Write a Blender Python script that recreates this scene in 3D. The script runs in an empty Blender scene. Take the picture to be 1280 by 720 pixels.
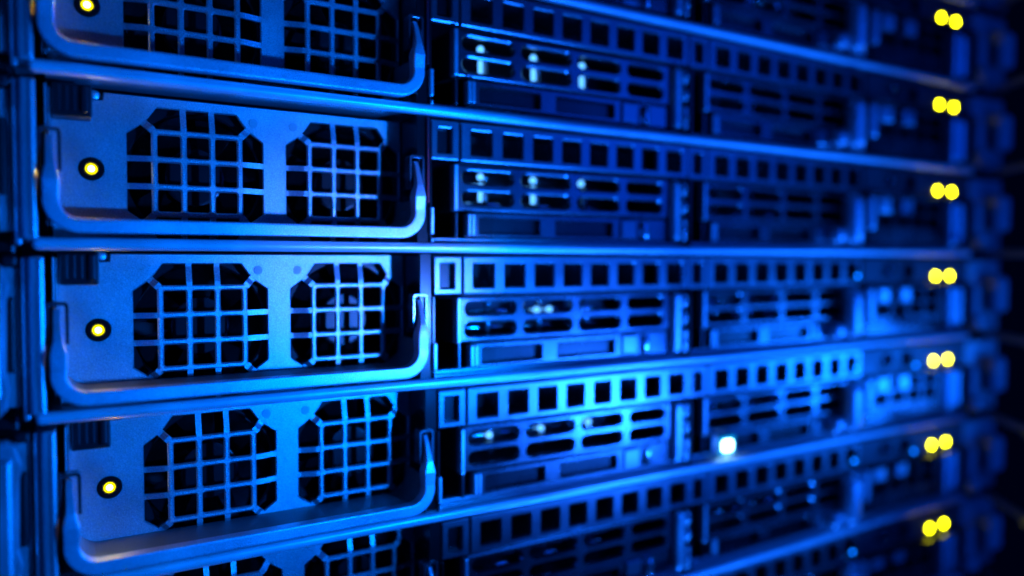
import bpy, bmesh, math, random
from mathutils import Vector, Matrix
from mathutils.geometry import tessellate_polygon

SC = bpy.context.scene
MM = 0.001                      # every dimension below is in millimetres
PITCH = 44.45                   # one rack unit
COL = SC.collection
random.seed(7)

# ------------------------------------------------------------------ camera
cam = bpy.data.cameras.new('camera'); cam_o = bpy.data.objects.new('camera', cam); COL.objects.link(cam_o)
RT = Vector((0.85705, -0.51523, 0.00226)); DN = Vector((-0.01751, -0.03350, -0.99929)); FW = Vector((0.51493, 0.85640, -0.03773))
m = Matrix((RT, -DN, -FW)).transposed().to_4x4()
m.translation = Vector((-106.6, -225.44, -3.70)) * MM
cam_o.matrix_world = m
cam.sensor_width = 36.0; cam.lens = 950.0 / 1280.0 * 36.0
cam.clip_start = 0.005; cam.clip_end = 50.0
cam.dof.use_dof = True; cam.dof.focus_distance = 0.225; cam.dof.aperture_fstop = 3.3
SC.camera = cam_o

# ------------------------------------------------------------------ world and lamps
w = bpy.data.worlds.new('World'); SC.world = w; w.use_nodes = True
w.node_tree.nodes['Background'].inputs[0].default_value = (0.0, 0.06, 1.0, 1)
w.node_tree.nodes['Background'].inputs[1].default_value = 0.005

def aim(o, target):
    o.rotation_euler = (Vector(target) * MM - o.location).to_track_quat('-Z', 'Y').to_euler()

def area_lamp(name, loc, target, size, power, color, size_y=None):
    l = bpy.data.lights.new(name, 'AREA'); l.energy = power; l.color = color
    l.size = size * MM
    if size_y:
        l.shape = 'RECTANGLE'; l.size_y = size_y * MM
    o = bpy.data.objects.new(name, l); COL.objects.link(o); o.location = Vector(loc) * MM; aim(o, target)
    return o

def spot_lamp(name, loc, target, power, color, angle, blend, radius):
    l = bpy.data.lights.new(name, 'SPOT'); l.energy = power; l.color = color
    l.spot_size = math.radians(angle); l.spot_blend = blend; l.shadow_soft_size = radius * MM
    o = bpy.data.objects.new(name, l); COL.objects.link(o); o.location = Vector(loc) * MM; aim(o, target)
    return o

BLUE = (0.0, 0.155, 1.0)
spot_lamp('key_lamp', (80, -215, -42), (-80, 0, -8), 4.6, BLUE, 66, 0.75, 7)
spot_lamp('accent_lamp', (82, -213, -42), (-14, 0, -4), 0.20, (1.0, 0.5, 0.9), 21, 1.0, 7)  # added lamp that turns the brightest zone pale lavender
spot_lamp('side_lamp', (236, -215, -106), (62, 0, -50), 5.2, (0.008, 0.13, 1.0), 27, 1.0, 10)
spot_lamp('right_lamp', (560, -260, -110), (150, 0, -5), 5.6, (0.003, 0.135, 1.0), 38, 1.0, 25)
spot_lamp('low_lamp', (210, -115, -370), (95, 0, 60), 11.0, (0.004, 0.14, 1.0), 50, 1.0, 15)
area_lamp('bay_fill_lamp', (420, -420, -130), (325, 0, -60), 120, 0.5, (0.0, 0.08, 1.0))  # unseen fill added to lift the right-hand bays and ears
area_lamp('top_fill_lamp', (430, -400, 130), (190, 0, 70), 200, 0.38, (0.0, 0.07, 1.0))  # unseen fill added to lift the upper right rows
area_lamp('fill_lamp', (-300, -300, -20), (-110, 0, -10), 120, 0.14, (0.0, 0.09, 1.0))

SC.view_settings.view_transform = 'Standard'
SC.view_settings.look = 'None'
SC.view_settings.exposure = 0.0
SC.view_settings.gamma = 1.0
SC.render.engine = 'CYCLES'
SC.cycles.use_denoising = True
SC.cycles.max_bounces = 6

# ------------------------------------------------------------------ materials
def mat(name, base, rough, metal=0.0, grain=0.0, grain_scale=1800.0, blotch=0.12, spec=0.5, coat=0.0, speck=0.0):
    M = bpy.data.materials.new(name); M.use_nodes = True
    nt = M.node_tree; N = nt.nodes; L = nt.links
    b = N['Principled BSDF']
    b.inputs['Metallic'].default_value = metal
    b.inputs['Specular IOR Level'].default_value = spec
    b.inputs['Coat Weight'].default_value = coat
    tc = N.new('ShaderNodeTexCoord')
    n1 = N.new('ShaderNodeTexNoise'); n1.inputs['Scale'].default_value = 60; n1.inputs['Detail'].default_value = 5
    L.new(tc.outputs['Object'], n1.inputs['Vector'])
    r1 = N.new('ShaderNodeMapRange'); r1.inputs[1].default_value = 0.3; r1.inputs[2].default_value = 0.7
    r1.inputs[3].default_value = 1 - blotch; r1.inputs[4].default_value = 1 + blotch
    L.new(n1.outputs['Fac'], r1.inputs[0])
    mx = N.new('ShaderNodeMix'); mx.data_type = 'RGBA'; mx.blend_type = 'MULTIPLY'; mx.inputs[0].default_value = 1
    mx.inputs[6].default_value = (*base, 1)
    L.new(r1.outputs[0], mx.inputs[7]); out = mx.outputs[2]
    if speck:                                    # fine zinc grain
        n3 = N.new('ShaderNodeTexNoise'); n3.inputs['Scale'].default_value = 3200; n3.inputs['Detail'].default_value = 2
        L.new(tc.outputs['Object'], n3.inputs['Vector'])
        r3 = N.new('ShaderNodeMapRange'); r3.inputs[1].default_value = 0.35; r3.inputs[2].default_value = 0.65
        r3.inputs[3].default_value = 1 - speck; r3.inputs[4].default_value = 1 + speck
        L.new(n3.outputs['Fac'], r3.inputs[0])
        m2 = N.new('ShaderNodeMix'); m2.data_type = 'RGBA'; m2.blend_type = 'MULTIPLY'; m2.inputs[0].default_value = 1
        L.new(out, m2.inputs[6]); L.new(r3.outputs[0], m2.inputs[7]); out = m2.outputs[2]
    L.new(out, b.inputs['Base Color'])
    r2 = N.new('ShaderNodeMapRange'); r2.inputs[1].default_value = 0.3; r2.inputs[2].default_value = 0.7
    r2.inputs[3].default_value = max(0.03, rough * 0.85); r2.inputs[4].default_value = min(1, rough * 1.15)
    L.new(n1.outputs['Fac'], r2.inputs[0]); L.new(r2.outputs[0], b.inputs['Roughness'])
    if grain:
        n2 = N.new('ShaderNodeTexNoise'); n2.inputs['Scale'].default_value = grain_scale; n2.inputs['Detail'].default_value = 3
        L.new(tc.outputs['Object'], n2.inputs['Vector'])
        bp = N.new('ShaderNodeBump'); bp.inputs['Strength'].default_value = grain; bp.inputs['Distance'].default_value = 0.0002
        L.new(n2.outputs['Fac'], bp.inputs['Height']); L.new(bp.outputs['Normal'], b.inputs['Normal'])
    return M

def emit(name, color, strength):
    M = bpy.data.materials.new(name); M.use_nodes = True
    nt = M.node_tree; nt.nodes.clear()
    e = nt.nodes.new('ShaderNodeEmission'); o = nt.nodes.new('ShaderNodeOutputMaterial')
    e.inputs[0].default_value = (*color, 1); e.inputs[1].default_value = strength
    nt.links.new(e.outputs[0], o.inputs[0])
    return M

ZINC = mat('zinc_sheet', (0.54, 0.55, 0.57), 0.39, 0.85, 0.55, 2600, speck=0.25)
STEEL = mat('brushed_steel', (0.74, 0.74, 0.76), 0.38, 0.8, 0.4, 2600, speck=0.15)
CHASSIS = mat('chassis_steel', (0.52, 0.53, 0.55), 0.40, 0.75, 0.3, 1800)
HANDLE = mat('lavender_tint_steel', (0.84, 0.74, 0.80), 0.36, 0.62, 0.5, 2600, speck=0.2)  # pinkish tint put into the colour for lavender highlights
EARM = mat('satin_ear_steel', (0.4, 0.4, 0.42), 0.6, 0.3)
LIPM = mat('rolled_edge_steel', (0.88, 0.88, 0.90), 0.38, 0.4, 0.12, 2200)
LEDGEM = mat('shaded_ledge_zinc', (0.16, 0.16, 0.16), 0.5, 0.2, 0.3, 2400, speck=0.2)  # same zinc as the panel, its shade put into the colour
STRIP = mat('vent_strip_metal', (0.27, 0.275, 0.30), 0.30, 0.88, 0.3, 1600)
CARRIER = mat('carrier_metal', (0.19, 0.195, 0.215), 0.25, 0.88, 0.2, 1600)
CHROME = mat('bright_latch', (0.78, 0.78, 0.80), 0.22, 0.95)
DARKMET = mat('dark_sheet', (0.014, 0.014, 0.016), 0.22, 0.3, spec=0.6)
PLASTIC = mat('black_plastic', (0.008, 0.008, 0.01), 0.42, 0.0, 0.15, 900, spec=0.3)
FANBLK = mat('fan_plastic', (0.010, 0.010, 0.012), 0.3, spec=0.25)
INNER = mat('bay_interior', (0.012, 0.012, 0.014), 0.55)
CPANEL = mat('dark_control_panel', (0.07, 0.07, 0.08), 0.4, 0.3)
SMOKED = mat('smoked_label', (0.014, 0.014, 0.018), 0.25)
DOORM = mat('door_paint', (0.06, 0.06, 0.065), 0.3, 0.2)
BEZEL = mat('matt_black_bezel', (0.004, 0.004, 0.004), 0.8, spec=0.1)
LED_CORE = emit('amber_led_core', (1.0, 0.88, 0.02), 150.0)
LED_RIM = emit('amber_led_rim', (1.0, 0.85, 0.0), 1.8)
LED_FAR = emit('amber_led_front', (1.0, 0.97, 0.0), 26.0)
PIN_GLOW = emit('pin_glint_glow', (0.09, 0.40, 1.0), 2.2)  # glints on the guide pins, put in as glow
GLINT_BLUE = emit('blue_glint', (0.0, 0.16, 1.0), 9.0)  # screw glints put in as small glowing domes
LED_WHITE = emit('white_led', (0.3, 0.75, 1.0), 16.0)

# ------------------------------------------------------------------ mesh helpers (mm in, metres out; x along rack, y into rack, z up)
def finish(bm, name, material, smooth=False):
    bmesh.ops.recalc_face_normals(bm, faces=bm.faces)
    me = bpy.data.meshes.new(name); bm.to_mesh(me); bm.free()
    me.transform(Matrix.Scale(MM, 4))
    me.materials.append(material)
    if smooth:
        for p in me.polygons: p.use_smooth = True
    return me

def add_box(bm, x0, x1, y0, y1, z0, z1, bev=0.0, seg=2):
    r = bmesh.ops.create_cube(bm, size=1)
    vs = r['verts']
    for v in vs:
        v.co = Vector(((x0 + x1) / 2 + v.co.x * (x1 - x0), (y0 + y1) / 2 + v.co.y * (y1 - y0), (z0 + z1) / 2 + v.co.z * (z1 - z0)))
    if bev:
        es = list({e for v in vs for e in v.link_edges})
        bmesh.ops.bevel(bm, geom=es, offset=bev, segments=seg, affect='EDGES', profile=0.5)

def boxes(name, material, lst, bev=0.25):
    bm = bmesh.new()
    for b in lst: add_box(bm, *b[:6], bev=(b[6] if len(b) > 6 else bev))
    return finish(bm, name, material)

def add_cyl(bm, c, r, depth, axis='y', n=24, r2=None, bev=0.0):
    res = bmesh.ops.create_cone(bm, cap_ends=True, segments=n, radius1=r, radius2=r if r2 is None else r2, depth=depth)
    vs = res['verts']
    R = {'y': Matrix.Rotation(math.pi / 2, 3, 'X'), 'z': Matrix.Identity(3), 'x': Matrix.Rotation(math.pi / 2, 3, 'Y')}[axis]
    for v in vs: v.co = R @ v.co + Vector(c)
    if bev:
        es = list({e for f in {f for v in vs for f in v.link_faces} if len(f.verts) > 4 for e in f.edges})
        bmesh.ops.bevel(bm, geom=es, offset=bev, segments=2, affect='EDGES', profile=0.5)

def rrect(x0, x1, z0, z1, r, n=4):
    pts = []
    for cx, cz, a0 in ((x1 - r, z1 - r, 0), (x0 + r, z1 - r, 90), (x0 + r, z0 + r, 180), (x1 - r, z0 + r, 270)):
        for i in range(n + 1):
            a = math.radians(a0 + 90 * i / n); pts.append((cx + r * math.cos(a), cz + r * math.sin(a)))
    return pts

def circle(cx, cz, r, n=24):
    return [(cx + r * math.cos(2 * math.pi * i / n), cz + r * math.sin(2 * math.pi * i / n)) for i in range(n)]

def offset_loop(pts, d):
    """d > 0 grows a counter-clockwise loop outwards"""
    n = len(pts)
    area = sum(pts[i][0] * pts[(i + 1) % n][1] - pts[(i + 1) % n][0] * pts[i][1] for i in range(n))
    sg = 1 if area > 0 else -1
    out = []
    for i in range(n):
        p0, p1, p2 = Vector(pts[i - 1]), Vector(pts[i]), Vector(pts[(i + 1) % n])
        e1 = (p1 - p0).normalized(); e2 = (p2 - p1).normalized()
        n1 = Vector((e1.y, -e1.x)) * sg; n2 = Vector((e2.y, -e2.x)) * sg
        b = n1 + n2
        k = d / max(0.35, (1 + n1.dot(n2)) / 2 * 1.0) / 2
        out.append((p1.x + b.x * k, p1.y + b.y * k))
    return out

def add_plate(bm, outer, holes, y0, t, c=0.2):
    """sheet in the x-z plane, front at y0, thickness t, with chamfered outer edge and hole rims"""
    loops_f = [offset_loop(outer, -c)] + [offset_loop(h, c) for h in holes]
    loops = [outer] + list(holes)
    F = [[bm.verts.new((x, y0, z)) for x, z in l] for l in loops_f]
    A = [[bm.verts.new((x, y0 + c, z)) for x, z in l] for l in loops]
    B = [[bm.verts.new((x, y0 + t, z)) for x, z in l] for l in loops]
    for G, src in ((F, loops_f), (B, loops)):
        flat = [v for l in G for v in l]
        for tri in tessellate_polygon([[Vector((x, z, 0)) for x, z in l] for l in src]):
            try: bm.faces.new([flat[i] for i in tri])
            except ValueError: pass
    for U, V in ((F, A), (A, B)):
        for u, v in zip(U, V):
            n = len(u)
            for i in range(n):
                bm.faces.new((u[i], u[(i + 1) % n], v[(i + 1) % n], v[i]))

def plate(name, material, outer, holes, y0, t, c=0.2):
    bm = bmesh.new(); add_plate(bm, outer, holes, y0, t, c)
    return finish(bm, name, material)

def rect(x0, x1, z0, z1):
    return [(x0, z0), (x1, z0), (x1, z1), (x0, z1)]

def add_sweep(bm, path, sect, cap=True):
    """path: list of (x, y, z, half width in the x-z plane, half depth in y); rounded cross-section"""
    rings = []
    n = len(path)
    for i, (x, y, z, hw, hd) in enumerate(path):
        a = Vector((path[max(0, i - 1)][0], 0, path[max(0, i - 1)][2])); b = Vector((path[min(n - 1, i + 1)][0], 0, path[min(n - 1, i + 1)][2]))
        t = (b - a)
        t = t.normalized() if t.length > 1e-6 else Vector((0, 0, 1))
        nrm = Vector((t.z, 0, -t.x))
        ring = []
        for k in range(sect):
            th = 2 * math.pi * (k + 0.5) / sect
            cx, cy = math.cos(th), math.sin(th)
            e = 0.22
            px = math.copysign(abs(cx) ** e, cx) * hw; py = math.copysign(abs(cy) ** e, cy) * hd
            ring.append(bm.verts.new(Vector((x, y, z)) + nrm * px + Vector((0, py, 0))))
        rings.append(ring)
    for r0, r1 in zip(rings, rings[1:]):
        for k in range(sect):
            bm.faces.new((r0[k], r0[(k + 1) % sect], r1[(k + 1) % sect], r1[k]))
    if cap:
        bm.faces.new(rings[0]); bm.faces.new(rings[-1])

def obj(name, me, parent=None, loc=(0, 0, 0)):
    o = bpy.data.objects.new(name, me); COL.objects.link(o)
    o.location = Vector(loc) * MM
    if parent: o.parent = parent
    return o

def thing(name, label, cat, loc, group=None):
    o = obj(name, None, None, loc); o.empty_display_size = 0.01
    o['label'] = label; o['category'] = cat
    if group: o['group'] = group
    return o

def build(tree, parent):
    """tree: list of (name, mesh, [children])"""
    for e in tree:
        o = obj(e[0], e[1], parent)
        if len(e) > 2: build(e[2], o)

# ------------------------------------------------------------------ part meshes: server chassis (origin: bay divider, row floor)
def lip_mesh():
    bm = bmesh.new(); add_box(bm, -111.5, 318, -1.3, 3.0, -1.6, 1.6, bev=1.4, seg=6)
    return finish(bm, 'bottom_lip', LIPM, True)
lip = lip_mesh()
floor_sheet = boxes('floor_sheet', CHASSIS, [(-108.0, 318, 3.0, 150, -0.5, 0.5, 0.1)])
step = boxes('floor_step', CHASSIS, [(0.8, 318, 3.0, 6.5, 0.5, 2.2, 0.3), (0.8, 318, 5.5, 9, 2.0, 3.4, 0.3)])

def rail_mesh():
    bm = bmesh.new()
    add_box(bm, -112.3, -109.0, -0.8, 3, 0.9, 41.2, bev=0.6)
    add_box(bm, -113.9, -112.5, 0.8, 4, -0.4, 41.0, bev=0.4)
    add_box(bm, -110.6, -109.3, -1.25, 0, 2, 40.6, bev=0.45)
    add_box(bm, -113.5, -109, 3.0, 140, 0.5, 41.0, bev=0.1)
    return finish(bm, 'side_rail', CHASSIS)
rail = rail_mesh()

def ear_mesh():
    bm = bmesh.new()
    out = [(-138, 1.5), (-119, 1.5), (-117.2, 3.5), (-116.4, 9), (-117.3, 13), (-117.0, 30), (-116.2, 34), (-117.6, 38.5), (-119.5, 40.2), (-138, 40.2)]
    add_plate(bm, out, [], -3.5, 3.0, 0.7)
    add_box(bm, -122.5, -118.2, -6.0, -3.0, 6, 36, bev=1.1)
    add_box(bm, -138, -114.5, 3, 6, 3, 38.5, bev=0.3)
    return finish(bm, 'mounting_ear', CHASSIS)
ear = ear_mesh()
ear_slot = boxes('ear_clip', PLASTIC, [(-118.0, -114.6, -0.2, 3.2, 38.6, 41.5, 0.8), (-117.4, -115.4, 0.6, 3.2, 12, 31, 0.5)])

divider = boxes('bay_divider', DARKMET, [(-5.2, -1.2, 1.2, 110, 0.6, 42.6, 0.2), (-1.1, -0.2, 0.4, 110, 0.6, 28.4, 0.15)])
divider_tab = boxes('divider_tab', STEEL, [(-1.1, 0.2, -0.6, 2.0, 4.4, 13.2, 0.35), (-0.9, 0.2, -0.5, 1.5, 1.7, 3.3, 0.45)])
red_edge = boxes('red_edge', mat('red_edge_color', (0.75, 0.004, 0.02), 0.5), [(-2.0, -1.15, 0.1, 1.3, 14.5, 42.2, 0.2)])  # thin red strip along the divider's front edge
divider2 = boxes('bay_divider', DARKMET, [(112.9, 114.1, 0.6, 110, 0.6, 28.4, 0.2)])
divider3 = boxes('bay_divider', DARKMET, [(225.6, 226.8, 0.6, 110, 0.6, 28.4, 0.2)])

def strip_mesh(u0, u1, holes, z0=29.0, z1=41.6, y0=0.9, c=0.45):
    bm = bmesh.new()
    add_plate(bm, rrect(u0, u1, z0, z1, 0.5, 2), [rrect(a, b, 31.0, 39.3, 0.35, 2) for a, b in holes], y0, 2.4, c)
    return finish(bm, 'vent_strip', STRIP)
HOLES = [(14.4 + 12.4 * i, 22.4 + 12.4 * i) for i in range(8)]
vent_strip = strip_mesh(10.5, 112.4, HOLES)
vent_block = strip_mesh(-0.4, 10.0, [(2.1, 7.2)])
block_back = boxes('vent_block_back', SMOKED, [(0.6, 9.2, 3.5, 5.0, 30, 40.5, 0.1)])
strip_back = boxes('vent_duct', INNER, [(10.8, 112.0, 26, 27, 28, 42, 0.1), (10.8, 112.0, 3.5, 26, 28.3, 28.9, 0.1)])
SCREW_BM = bmesh.new()
bmesh.ops.create_uvsphere(SCREW_BM, u_segments=16, v_segments=8, radius=1.0)
for v in SCREW_BM.verts: v.co.y *= 0.55
screw_dome = finish(SCREW_BM, 'screw_head', CHROME, True)

def panel3_mesh():
    bm = bmesh.new()
    add_plate(bm, rrect(226.5, 318, 29, 41.6, 0.6, 2), [rrect(240, 252, 33, 38.5, 0.8), rrect(256, 268, 31.5, 38.5, 0.8)], 0.9, 2.4, 0.4)
    add_box(bm, 227, 317, 4.2, 6, 29.5, 41, bev=0.1)
    return finish(bm, 'control_panel', CPANEL)
control_panel = panel3_mesh()

def disc_led(r, material):
    bm = bmesh.new(); add_cyl(bm, (0, 0, 0), r, 0.3, 'y', 20)
    return finish(bm, 'indicator_or_glint', material)
def glint_mesh(r, material, squash=0.6):
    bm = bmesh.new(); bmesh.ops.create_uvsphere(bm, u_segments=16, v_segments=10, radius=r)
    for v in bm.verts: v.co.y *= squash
    return finish(bm, 'indicator_or_glint', material, True)
front_led = disc_led(1.7, LED_FAR); blue_glint = glint_mesh(0.75, GLINT_BLUE); white_led = plate('indicator_or_glint', LED_WHITE, rrect(-2.9, 2.9, -2.3, 2.3, 1.2, 5), [], -0.2, 0.5, 0.1)
white_halo = boxes('lens_or_halo', emit('cyan_halo', (0.0, 0.42, 1.0), 1.3), [(-4.4, 4.4, 0.3, 0.5, -3.6, 3.6, 0.08)])  # halo around the white light, put in as a glowing plate

def cable_bar_mesh():
    me = boxes('cable_bar', DOORM, [(0, 52, -1.2, 1.2, -1.9, 1.9, 0.8), (44, 52, -4, 4, -3.2, 3.2, 1.0)])
    me.transform(Matrix.Rotation(math.atan2(-0.79, -0.61), 4, 'Z'))
    return me
cable_bar = cable_bar_mesh()
def right_ear():
    bm = bmesh.new()
    add_plate(bm, rrect(318.6, 352, 1.5, 41, 1.0, 3), [rrect(326, 332, 14, 27, 1.5)], 1.5, 3, 0.5)
    return finish(bm, 'mounting_ear', CHASSIS)
ear_right = right_ear()
def ear_latch():
    bm = bmesh.new()
    add_box(bm, 333, 347, -7, 1.5, 12, 32, bev=3.2, seg=4)
    add_box(bm, 316.5, 328, -5, 1.5, 3, 11, bev=2.6, seg=4)
    add_box(bm, 318, 326, -3, 1.5, 11, 28, bev=2.0, seg=4)
    return finish(bm, 'ear_latch', EARM)
ear_latch_me = ear_latch()

# ------------------------------------------------------------------ part meshes: power supply (origin at its left front foot)
PX = -107.5                                    # rack x of the origin
YP = 14.0                                      # depth of the perforated panel
VC = [(-69.1 - PX, 20.6), (-24.7 - PX, 20.6)]  # centres of the two fan vents
G = 7.8
def vent_outline(cx, cz):
    q = [(-10.9, 18.6), (-13.0, 15.6), (-15.6, 13.0), (-18.6, 10.9)]
    pts = list(q) + [(x, -z) for x, z in reversed(q)] + [(-x, -z) for x, z in q] + [(-x, z) for x, z in reversed(q)]
    return [(cx + x, cz + z) for x, z in pts]
P0, P1 = -105.9 - PX, -5.4 - PX
ZT = 41.6
panel_out = [(P0, 0.4), (P1, 0.4), (P1, ZT + 0.6), (-93.2 - PX, ZT + 0.6), (-93.4 - PX, ZT + 0.2), (-93.6 - PX, ZT - 1.6), (-97.4 - PX, ZT - 1.6), (-97.6 - PX, ZT + 0.6), (P0, ZT + 0.6)]
LEDC = (-96.5 - PX, 20.9)
panel = plate('face_panel', ZINC, panel_out, [vent_outline(*c) for c in VC] + [circle(*LEDC, 3.0, 28)], YP, 1.2, 0.32)
def grille_mesh(cx, cz):
    bm = bmesh.new()
    hw = 1.5 * G + 0.8
    holes = []
    for i in (-1, 0, 1):
        for j in (-1, 0, 1):
            holes.append(rrect(cx + i * G - 3.05, cx + i * G + 3.05, cz + j * G - 3.05, cz + j * G + 3.05, 0.55, 3))
    yf = YP - 1.3
    add_plate(bm, rrect(cx - hw, cx + hw, cz - hw, cz + hw, 0.5, 2), holes, yf, 1.1, 0.45)
    def stub(ax, az, bx, bz, wd):                # sloping tongue from the raised grid back to the panel edge
        d = Vector((bx - ax, bz - az)).normalized(); nx, nz = -d.y * wd / 2, d.x * wd / 2
        V = []
        for (x, z, y) in ((ax - d.x * 0.3, az - d.y * 0.3, yf + 0.03), (ax + d.x * 0.9, az + d.y * 0.9, yf + 0.08), (bx - d.x * 0.7, bz - d.y * 0.7, YP - 0.0), (bx + d.x * 0.25, bz + d.y * 0.25, YP + 0.05)):
            V.append([bm.verts.new((x + nx, y, z + nz)), bm.verts.new((x - nx, y, z - nz)), bm.verts.new((x - nx, y + 1.0, z - nz)), bm.verts.new((x + nx, y + 1.0, z + nz))])
        for u, v in zip(V, V[1:]):
            for k in range(4): bm.faces.new((u[k], u[(k + 1) % 4], v[(k + 1) % 4], v[k]))
        bm.faces.new(V[0]); bm.faces.new(V[-1])
    for s in (-1, 1):
        for t in (-0.5, 0.5):
            stub(cx + s * hw, cz + t * G, cx + s * 18.6, cz + t * G, 1.6)
            stub(cx + t * G, cz + s * hw, cx + t * G, cz + s * 18.6, 1.6)
        for t in (-1, 1):
            stub(cx + s * (hw - 0.4), cz + t * (hw - 0.4), cx + s * 14.3, cz + t * 14.3, 2.0)
    return finish(bm, 'fan_grille', ZINC)
def fan_meshes(cx, cz, ph):
    bm = bmesh.new()
    add_plate(bm, rrect(cx - 20, cx + 20, cz - 20, cz + 20, 1.5, 3), [circle(cx, cz, 18.6, 40)], YP + 4, 12, 0.5)
    frame = finish(bm, 'fan_frame', FANBLK)
    bm = bmesh.new(); add_cyl(bm, (cx, YP + 8.5, cz), 8.5, 6, 'y', 28, bev=0.8); hub = finish(bm, 'fan_hub', FANBLK)
    bm = bmesh.new()
    n = 5
    V = []
    for i in range(n + 1):
        r = 8 + 10.0 * i / n
        row = []
        for j in range(5):
            a = (j / 4 - 0.5) * 0.62 + 0.10 * i / n
            row.append((r * math.cos(a), (j / 4 - 0.5) * 6.0, r * math.sin(a)))
        V.append([bm.verts.new(p) for p in row])
    for i in range(n):
        for j in range(4): bm.faces.new((V[i][j], V[i][j + 1], V[i + 1][j + 1], V[i + 1][j]))
    bmesh.ops.solidify(bm, geom=list(bm.faces), thickness=0.7)
    blade = finish(bm, 'fan_blade', FANBLK)
    strut = boxes('fan_strut', FANBLK, [(8, 19.5, -0.8, 0.8, -1.2, 1.2, 0.2)])
    return frame, hub, blade, strut
grilles = [grille_mesh(*c) for c in VC]
fans = [fan_meshes(*VC[0], 0.4), fan_meshes(*VC[1], 1.0)]

def handle_mesh():
    bm = bmesh.new()
    xl, xr, zb = -106.2 - PX, -5.7 - PX, 4.65
    R = 6.6
    path = []
    def add(x, z, hw, hd, y=-1.4): path.append((x, y, z, hw, hd))
    add(xl - 0.2, 27.6, 0.7, 0.9, 1.8); add(xl - 0.2, 25.5, 0.75, 1.1, 0.6); add(xl - 0.1, 22.5, 0.85, 1.4, -0.6); add(xl, 19.8, 1.1, 1.8); add(xl + 0.05, 17.8, 1.65, 2.2); add(xl + 0.1, 16.2, 2.0, 2.4)
    add(xl + 0.1, zb + R + 0.8, 1.85, 2.0)
    for i in range(19):
        a = math.pi + math.pi / 2 * i / 18
        add(xl + R + R * math.cos(a), zb + R + R * math.sin(a), 1.85, 2.0)
    add(xl + R + 6, zb, 1.85, 2.0); add((xl + xr) / 2, zb + 0.05, 1.85, 2.0); add(xr - R - 6, zb, 1.85, 2.0)
    for i in range(19):
        a = -math.pi / 2 + math.pi / 2 * i / 18
        add(xr - R + R * math.cos(a), zb + R + R * math.sin(a), 1.85, 2.0)
    add(xr - 0.1, zb + R + 0.8, 1.85, 2.0)
    add(xr - 0.1, 16.2, 2.0, 2.4); add(xr - 0.05, 17.8, 1.65, 2.2); add(xr, 19.8, 1.1, 1.8); add(xr + 0.1, 22.5, 0.85, 1.4, -0.6); add(xr + 0.2, 25.5, 0.75, 1.1, 0.6); add(xr + 0.2, 27.6, 0.7, 0.9, 1.8)
    add_sweep(bm, path, 20)
    return finish(bm, 'pull_handle', HANDLE, False)
handle = handle_mesh()

def clip_mesh(cx):
    bm = bmesh.new()
    w0, w1, top, bot = 2.65, 1.75, 29.6, 18.6
    o = rrect(cx - w0, cx + w0, bot - 3, top, 1.1, 4)[:10]; n = rrect(cx - w1, cx + w1, bot - 3, top - 0.9, 0.6, 4)[:10]
    pts = [(cx + w0, bot)] + o + [(cx - w0, bot), (cx - w1, bot)] + n[::-1] + [(cx + w1, bot)]
    add_plate(bm, pts, [], 0.0, 4.0, 0.15)
    return finish(bm, 'handle_clip', CARRIER)
clips = [clip_mesh(-106.3 - PX), clip_mesh(-5.4 - PX)]

def ledge_mesh():
    bm = bmesh.new()
    xl, xr, zb, R, t = -104.6 - PX, -7.3 - PX, 6.2, 5.5, 0.7
    pts = [(xl, 15.0)]
    for i in range(7):
        a = math.pi + math.pi / 2 * i / 6; pts.append((xl + R + R * math.cos(a), zb + R + R * math.sin(a)))
    for i in range(7):
        a = -math.pi / 2 + math.pi / 2 * i / 6; pts.append((xr - R + R * math.cos(a), zb + R + R * math.sin(a)))
    pts.append((xr, 15.0))
    inner = offset_open(pts, t)
    rows = []
    for y in (0.4, YP - 0.05):
        rows.append(([bm.verts.new((x, y, z)) for x, z in pts], [bm.verts.new((x, y, z)) for x, z in inner]))
    n = len(pts)
    for i in range(n - 1):
        for s in (0, 1):
            bm.faces.new((rows[0][s][i], rows[0][s][i + 1], rows[1][s][i + 1], rows[1][s][i]))
        for k in (0, 1):
            bm.faces.new((rows[k][0][i], rows[k][0][i + 1], rows[k][1][i + 1], rows[k][1][i]))
    for i in (0, n - 1): bm.faces.new((rows[0][0][i], rows[1][0][i], rows[1][1][i], rows[0][1][i]))
    return finish(bm, 'lower_ledge', LEDGEM)
def offset_open(pts, d):
    out = []
    n = len(pts)
    for i in range(n):
        a = Vector(pts[max(0, i - 1)]); b = Vector(pts[min(n - 1, i + 1)])
        t = (b - a).normalized(); out.append((pts[i][0] + t.y * d, pts[i][1] - t.x * d))
    return out
ledge = ledge_mesh()

def latch_mesh():
    bm = bmesh.new()
    x0, x1 = -105.7 - PX, -96.3 - PX
    add_box(bm, x0, x1, 7.0, YP + 1.5, 33.7, 42.4, bev=0.55)
    return finish(bm, 'release_latch', PLASTIC)
latch = latch_mesh()
latch_rib = boxes('latch_rib', PLASTIC, [(-104.6 - PX + 1.75 * i, -103.6 - PX + 1.75 * i, 6.75, 7.3, 35.4, 41.9, 0.25) for i in range(3)])
latch_wing = boxes('latch_wing', PLASTIC, [(-98.9 - PX, -97.2 - PX, 6.0, 7.3, 34.8, 42.0, 0.5)])
side_spring = boxes('side_spring', STEEL, [(-107.1 - PX, -106.75 - PX, 4, 18, 5, 41, 0.05), (-106.3 - PX, -106.05 - PX, 8, 18, 5, 41, 0.05)])
BMS = bmesh.new(); bmesh.ops.create_uvsphere(BMS, u_segments=18, v_segments=10, radius=2.0)
for v in BMS.verts: v.co = Vector((v.co.x - 95.6 - PX, v.co.y * 0.5 + YP + 2.0, v.co.z * 0.8 + ZT - 0.3))
panel_screw = finish(BMS, 'screw', STEEL, True)
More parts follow.
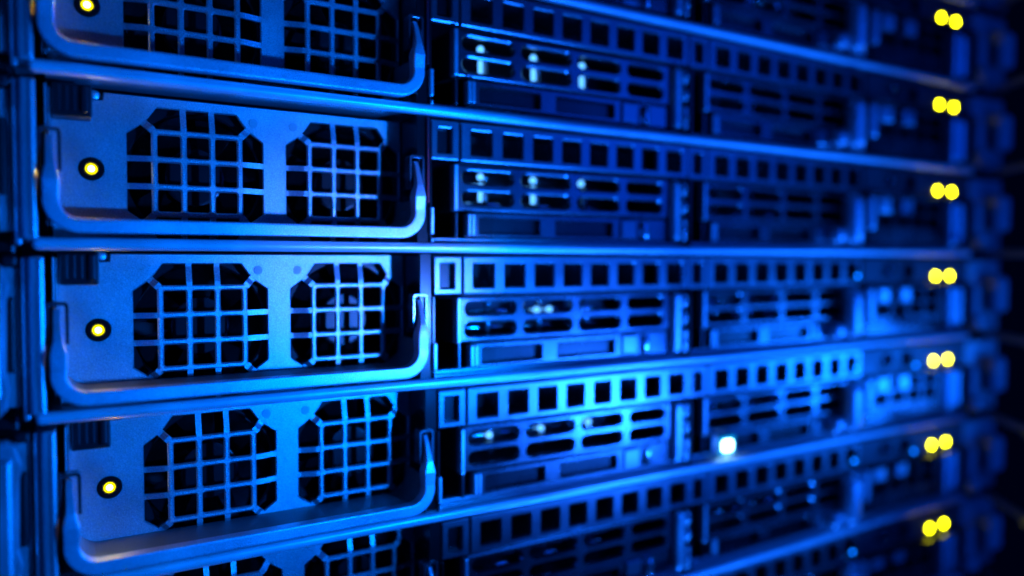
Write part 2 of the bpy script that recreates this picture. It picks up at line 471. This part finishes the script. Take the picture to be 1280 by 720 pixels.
def dimple(cx, cz):
    bm = bmesh.new(); add_cyl(bm, (cx, YP - 0.02, cz), 1.35, 0.35, 'y', 20, bev=0.12)
    return finish(bm, 'rivet', mat_rivet)
mat_rivet = mat('rivet_metal', (0.40, 0.41, 0.43), 0.5, 0.7, 0.8, 2600)
dimples = [dimple(-53.2 - PX, 37.3), dimple(-41.2 - PX, 37.3)]
def led_parts():
    cx, cz = LEDC
    bm = bmesh.new(); add_plate(bm, circle(cx, cz, 3.15, 28), [circle(cx, cz, 1.5, 28)], YP - 0.3, 3.0, 0.25); ring = finish(bm, 'light_bezel', BEZEL)
    bm = bmesh.new(); add_cyl(bm, (cx, YP + 0.4, cz), 1.49, 1.0, 'y', 24, bev=0.3); rim = finish(bm, 'lens_or_halo', LED_RIM)
    bm = bmesh.new(); add_cyl(bm, (cx, YP + 0.03, cz), 0.82, 0.6, 'y', 24)
    core = finish(bm, 'light_core', LED_CORE)
    return ring, rim, core
lring, lrim, lcore = led_parts()
psu_shell = boxes('shell', INNER, [(-107.3 - PX, -107.15 - PX, YP + 2, 120, 0.8, 42, 0.03), (P1 - 0.2, P1 - 0.02, YP + 2, 120, 0.8, 42, 0.03), (P0, P1, YP + 50, YP + 51, 0.8, 42, 0.05)])
flange = boxes('top_flange', ZINC, [(-93 - PX, P1 - 1.5, YP - 9.5, YP - 0.05, 42.25, 42.75, 0.1)])
psu_tree = [('shell', psu_shell), ('face_panel', panel, [('rivet', dimples[0]), ('rivet', dimples[1]), ('screw', panel_screw)]), ('lower_ledge', ledge),
            ('pull_handle', handle, [('handle_clip', clips[0]), ('handle_clip', clips[1])]),
            ('release_latch', latch, [('latch_rib', latch_rib), ('latch_wing', latch_wing)]), ('side_spring', side_spring),
            ('status_light', lring, [('lens_or_halo', lrim), ('light_core', lcore)])]
for g in grilles: psu_tree.append(('fan_grille', g))

# ------------------------------------------------------------------ part meshes: drive carrier (origin at its bay's left front corner)
SLOTC = [(11.9, 31.8), (35.2, 56.0), (59.4, 78.8), (82.4, 100.2)]
def slot(x0, x1, z0, z1): return rrect(x0, x1, z0, z1, (z1 - z0) / 2 - 0.02, 5)
def carrier_front():
    bm = bmesh.new()
    holes = [slot(a, b, 21.7, 26.1) for a, b in SLOTC] + [slot(a, b, 14.6, 19.2) for a, b in SLOTC]
    add_plate(bm, rrect(8.4, 103.5, 12.6, 27.9, 0.6, 2), holes, 2.0, 2.0, 0.6)
    return finish(bm, 'slotted_grille', CARRIER)
grille_c = carrier_front()
edge_bar = boxes('edge_bar', STEEL, [(8.0, 9.7, 0.6, 4.2, 12.4, 27.9, 0.5)])
cage = boxes('carrier_cage', INNER, [(8.6, 103, 4.2, 60, 12.5, 13.1, 0.1), (8.6, 103, 4.2, 60, 27.6, 28.1, 0.1), (8.6, 9.1, 4.2, 60, 13.2, 27.5, 0.1), (102.4, 103, 4.2, 60, 13.2, 27.5, 0.1), (9.2, 102.3, 24, 25, 13.2, 27.5, 0.1)])
def pins():
    out = []
    for x in (26.3, 48.2, 70.0):
        bm = bmesh.new()
        add_cyl(bm, (x, 13, 19.3), 1.15, 9.0, 'z', 16, bev=0.25)
        r = bmesh.ops.create_uvsphere(bm, u_segments=16, v_segments=10, radius=1.5)
        for v in r['verts']: v.co += Vector((x, 13, 25.0))
        add_box(bm, x - 8.5, x + 7.5, 11.0, 12.6, 21.4, 23.0, bev=0.5)
        add_box(bm, x - 7, x + 8, 15.5, 18.5, 15.4, 16.8, bev=0.5)
        out.append(finish(bm, 'guide_pin', CHROME, True))
    return out
pin_me = pins()
tray = plate('lever_frame', CARRIER, rrect(14.2, 102.5, 3.6, 12.1, 0.5, 2), [rrect(18.6, 43.2, 5.0, 10.2, 0.4, 2), rrect(50.0, 76.4, 5.0, 10.2, 0.4, 2)], 2.4, 2.4, 0.4)
win_me = [boxes('lever_window', SMOKED, [(18.2, 43.6, 4.9, 5.6, 4.8, 10.4, 0.1)]), boxes('lever_window', SMOKED, [(49.6, 76.8, 4.9, 5.6, 4.8, 10.4, 0.1)])]
hinge = boxes('lever_hinge', STEEL, [(13.6, 15.0, 1.4, 5, 4.1, 11.6, 0.45), (15.2, 16.6, 1.4, 5, 4.1, 11.6, 0.45)])
hinge_post = boxes('hinge_post', CARRIER, [(9.6, 10.6, 3, 6, 3.6, 12.0, 0.3)])
bmB = bmesh.new(); add_cyl(bmB, (91.0, 3.2, 7.5), 2.6, 7.2, 'z', 20, bev=0.8); button = finish(bmB, 'release_button', CHROME, True)
pad = boxes('lever_pad', STRIP, [(79.5, 87.0, 1.5, 3.4, 4.2, 11.4, 0.5)])
def latch_col():
    bm = bmesh.new()
    add_box(bm, 103.8, 108.4, -0.6, 4, 3.4, 27.6, bev=1.9, seg=4)
    add_box(bm, 108.7, 111.6, -0.6, 4, 3.4, 13.0, bev=1.3, seg=4)
    add_box(bm, 108.7, 111.6, -0.2, 4, 14.6, 20.0, bev=1.3, seg=4)
    add_box(bm, 108.7, 111.6, -0.2, 4, 21.4, 27.2, bev=1.3, seg=4)
    return finish(bm, 'latch_column', STEEL)
latch_column = latch_col()
def latch_bumps():
    bm = bmesh.new()
    for z in (17.3, 24.3, 8):
        r = bmesh.ops.create_uvsphere(bm, u_segments=14, v_segments=8, radius=1.2)
        for v in r['verts']: v.co = Vector((v.co.x + 110.1, v.co.y * 0.8 - 0.3, v.co.z + z))
    return finish(bm, 'latch_knob', CHROME, True)
latch_knobs = latch_bumps()
def pin_glint(x, ball, post, zb=24.6):  # glowing bead and post where a lit pin would glint
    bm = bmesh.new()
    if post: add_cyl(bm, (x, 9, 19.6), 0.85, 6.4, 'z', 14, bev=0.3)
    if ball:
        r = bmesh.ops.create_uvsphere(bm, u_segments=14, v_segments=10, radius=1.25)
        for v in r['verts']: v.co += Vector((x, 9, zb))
    return finish(bm, 'pin_glint', PIN_GLOW, True)
PIN_GLINTS = {-2: [], -1: [pin_glint(x, True, True) for x in (22.4, 44.2, 65.8)], 0: [pin_glint(x, True, i < 2, 25.0) for i, x in enumerate((22.4, 44.2, 65.8))],
         1: [pin_glint(45.0, True, False, 22.2), pin_glint(50.5, True, False, 22.2)], 2: [pin_glint(x, True, False, 22.6) for x in (23.6, 45.6, 67.4)], 3: []}
carrier_tree = [('slotted_grille', grille_c, [('edge_bar', edge_bar)]), ('carrier_cage', cage, [('guide_pin', p) for p in pin_me]),
                ('lever_frame', tray, [('lever_window', win_me[0]), ('lever_window', win_me[1]), ('lever_hinge', hinge), ('lever_pad', pad), ('release_button', button)]),
                ('hinge_post', hinge_post), ('latch_column', latch_column, [('latch_knob', latch_knobs)])]

def lever_meshes():
    bm = bmesh.new(); add_box(bm, 97.5, 106.5, -5.5, 2, 4.2, 26.2, bev=3.0, seg=5); a = finish(bm, 'latch_lever', HANDLE, True)
    bm = bmesh.new(); add_box(bm, 87.5, 95.5, -4, 2, 4.0, 11.5, bev=2.6, seg=5); b = finish(bm, 'release_button', HANDLE, True)
    return a, b
lever_bar, lever_knob = lever_meshes()

# narrow carrier of the right-hand bay
def small_carrier():
    bm = bmesh.new()
    cs = [(239, 250), (253, 264), (267, 278), (281, 292)]
    holes = [rrect(a - 226, b - 226, 20.5, 25.5, 1.2, 3) for a, b in cs] + [rrect(a - 226, b - 226, 13.5, 18.5, 1.2, 3) for a, b in cs]
    add_plate(bm, rrect(5, 72, 4, 27.9, 0.8, 2), holes, 2.0, 2.0, 0.5)
    return finish(bm, 'slotted_grille', CARRIER)
small_front = small_carrier()
small_cage = boxes('carrier_cage', INNER, [(5.4, 71.5, 12, 13, 4.4, 27.6, 0.1)])
small_bar = boxes('edge_bar', STEEL, [(4.6, 9.5, 0.2, 4, 11, 27.6, 1.5), (13, 22, 0.4, 3, 19.6, 27.0, 0.8), (31, 40, 0.4, 3, 19.6, 27.0, 0.8)])
small_latch = boxes('latch_column', STEEL, [(74, 80, 0.0, 5, 3.5, 27.5, 1.9), (82, 88.5, 0.5, 5, 5, 27, 1.9)])
brow = boxes('reflector_brow', SMOKED, [(2, 90, -3.5, 1.8, 27.9, 28.5, 0.15)])  # glossy shelf added to mirror the yellow lights
small_tree = [('reflector_brow', brow), ('slotted_grille', small_front, [('edge_bar', small_bar)]), ('carrier_cage', small_cage), ('latch_column', small_latch)]

# ------------------------------------------------------------------ the rack, row by row (row 0 has its floor at z = 0)
ROW_SHIFT = {-3: -1.0, -2: -1.2, -1: -1.2, 0: -1.1, 1: 0.0, 2: 1.9, 3: 3.6, 4: 5.0}
ROWWORD = {-3: 'topmost, cut off', -2: 'second from the top', -1: 'third from the top', 0: 'fourth from the top',
           1: 'fifth from the top', 2: 'sixth from the top', 3: 'seventh from the top', 4: 'lowest, in the bottom right corner'}
PSUWORD = {-1: 'topmost, its upper half cut off', 0: 'second from the top', 1: 'third from the top, at mid-height', 2: 'fourth from the top', 3: 'lowest, mostly cut off by the bottom edge'}
BAYWORD = {-2: 'cut off by the top edge', -1: 'first full row from the top', 0: 'second full row from the top', 1: 'third full row from the top', 2: 'fourth full row from the top', 3: 'row cut off by the bottom edge'}
LEDWORD = {-3: 'above the first yellow light pair', -2: 'first', -1: 'second', 0: 'third', 1: 'fourth', 2: 'fifth', 3: 'sixth', 4: 'seventh'}
for k in range(-3, 5):
    z = -k * PITCH; dx = ROW_SHIFT[k]
    c = thing('server_chassis', 'steel server chassis with front lip and vent strips, ' + ROWWORD[k], 'server chassis', (0, 0, z), 'server chassis stacked in the rack')
    obj('bottom_lip', lip, c); fl = obj('floor_sheet', floor_sheet, c); obj('floor_step', step, fl)
    if -2 < k < 4:
        r = obj('side_rail', rail, c, (dx, 0, 0)); e = obj('mounting_ear', ear, c, (dx, 0, 0)); obj('ear_clip', ear_slot, e)
        d = obj('bay_divider', divider, c, (dx * 0.9, 0, 0)); obj('divider_tab', divider_tab, d)
        if k < 1: obj('red_edge', red_edge, d)
    if k > -3 and k < 4:
        v = obj('vent_block', vent_block, c, (dx * 0.8, 0, 0)); obj('vent_block_back', block_back, v)
        v = obj('vent_strip', vent_strip, c, (dx * 0.8, 0, 0)); obj('vent_duct', strip_back, v)
    if k > -3:
        obj('bay_divider', divider2, c, (dx * 0.5, 0, 0))
        v = obj('vent_block', vent_block, c, (112.9 + dx * 0.5, 0, 0)); obj('vent_block_back', block_back, v)
        v = obj('vent_strip', vent_strip, c, (112.9 + dx * 0.5, 0, 0)); obj('vent_duct', strip_back, v)
    obj('bay_divider', divider3, c)
    cp = obj('control_panel', control_panel, c)
    for x in (287.6, 300.8):
        obj('indicator_or_glint', front_led, cp, (x, 0.78, 32.5))
    obj('screw_head', screw_dome, cp, (315, 0.6, 35.8)); obj('screw_head', screw_dome, cp, (247, 0.2, 36.0))
    if k >= 1: obj('indicator_or_glint', blue_glint, cp, (221.0, -0.2, 33.2))  # glowing dome for the blue glint on a screw
    if k in (2, 3): obj('indicator_or_glint', blue_glint, cp, (270.0, -0.2, 31.5))
    obj('cable_bar', cable_bar, c, (336, -1.5, 0))
    er = obj('mounting_ear', ear_right, c); obj('ear_latch', ear_latch_me, er)

    if -2 < k < 4:
        p = thing('power_supply', 'perforated zinc power supply with wire pull handle, ' + PSUWORD[k], 'power supply', (PX + dx + random.uniform(-.2, .2), random.uniform(-.3, .3), z + random.uniform(-.1, .1)), 'power supplies at the left of the rack')
        build(psu_tree, p)
        for (cx, cz), (frame, hub, blade, strut) in zip(VC, fans):
            f = obj('cooling_fan', frame, p); obj('fan_hub', hub, f)
            ph = random.random() * 6.28
            for i in range(3):
                b = obj('fan_strut', strut, f, (cx, YP + 14.0, cz)); b.rotation_euler = (0, 0.5 + cx + i * 2 * math.pi / 3, 0)
            for i in range(7):
                b = obj('fan_blade', blade, f, (cx, YP + 8.5, cz)); b.rotation_euler = (0, ph + i * 2 * math.pi / 7, 0)
    if -3 < k < 4:
        t = thing('drive_carrier', 'slotted drive carrier beside the power supplies, ' + BAYWORD[k], 'drive carrier', (dx * 0.8 + random.uniform(-.15, .15), random.uniform(-.2, .2), z), 'drive carriers next to the power supplies')
        build(carrier_tree, t)
        for p in PIN_GLINTS[k]: obj('pin_glint', p, t)
    if k > -3:
        lab = 'blurred slotted drive carrier in the middle column, ' + ('with the bright white light' if k == 2 else 'level with the %s yellow light pair' % LEDWORD[k])
        t = thing('drive_carrier', lab, 'drive carrier', (112.9 + dx * 0.5 + random.uniform(-.15, .15), random.uniform(-.2, .2), z), 'drive carriers in the middle column')
        build(carrier_tree, t)
        if k == 2:
            il = obj('indicator_or_glint', white_led, t, (23.3, 1.9, 6.2)); obj('lens_or_halo', white_halo, il)
        obj('latch_lever', lever_bar, t); obj('release_button', lever_knob, t)
    lab = ('dark drive carrier at the right end, under the %s yellow light pair' % LEDWORD[k]) if k > -3 else 'dark drive carrier cut off in the upper right corner'
    t = thing('drive_carrier', lab, 'drive carrier', (226.0, random.uniform(-.2, .2), z), 'drive carriers at the right end')
    build(small_tree, t)

# ------------------------------------------------------------------ rack posts and the dark cabinet behind
post = thing('rack_post', 'dark steel rack post behind the right mounting ears', 'post', (352, 7, -230))
obj('post_body', boxes('post_body', DARKMET, [(-34, 10, 0, 40, 0, 430, 1.0)]), post)
post = thing('rack_post', 'dark steel rack post behind the left mounting ears', 'post', (-150, 7, -230))
obj('post_body', boxes('post_body', DARKMET, [(-10, 35, 0, 40, 0, 430, 1.0)]), post)
bk = obj('cabinet_back', boxes('cabinet_back', INNER, [(-200, 420, 160, 164, -260, 240, 0.5)])); bk['kind'] = 'structure'
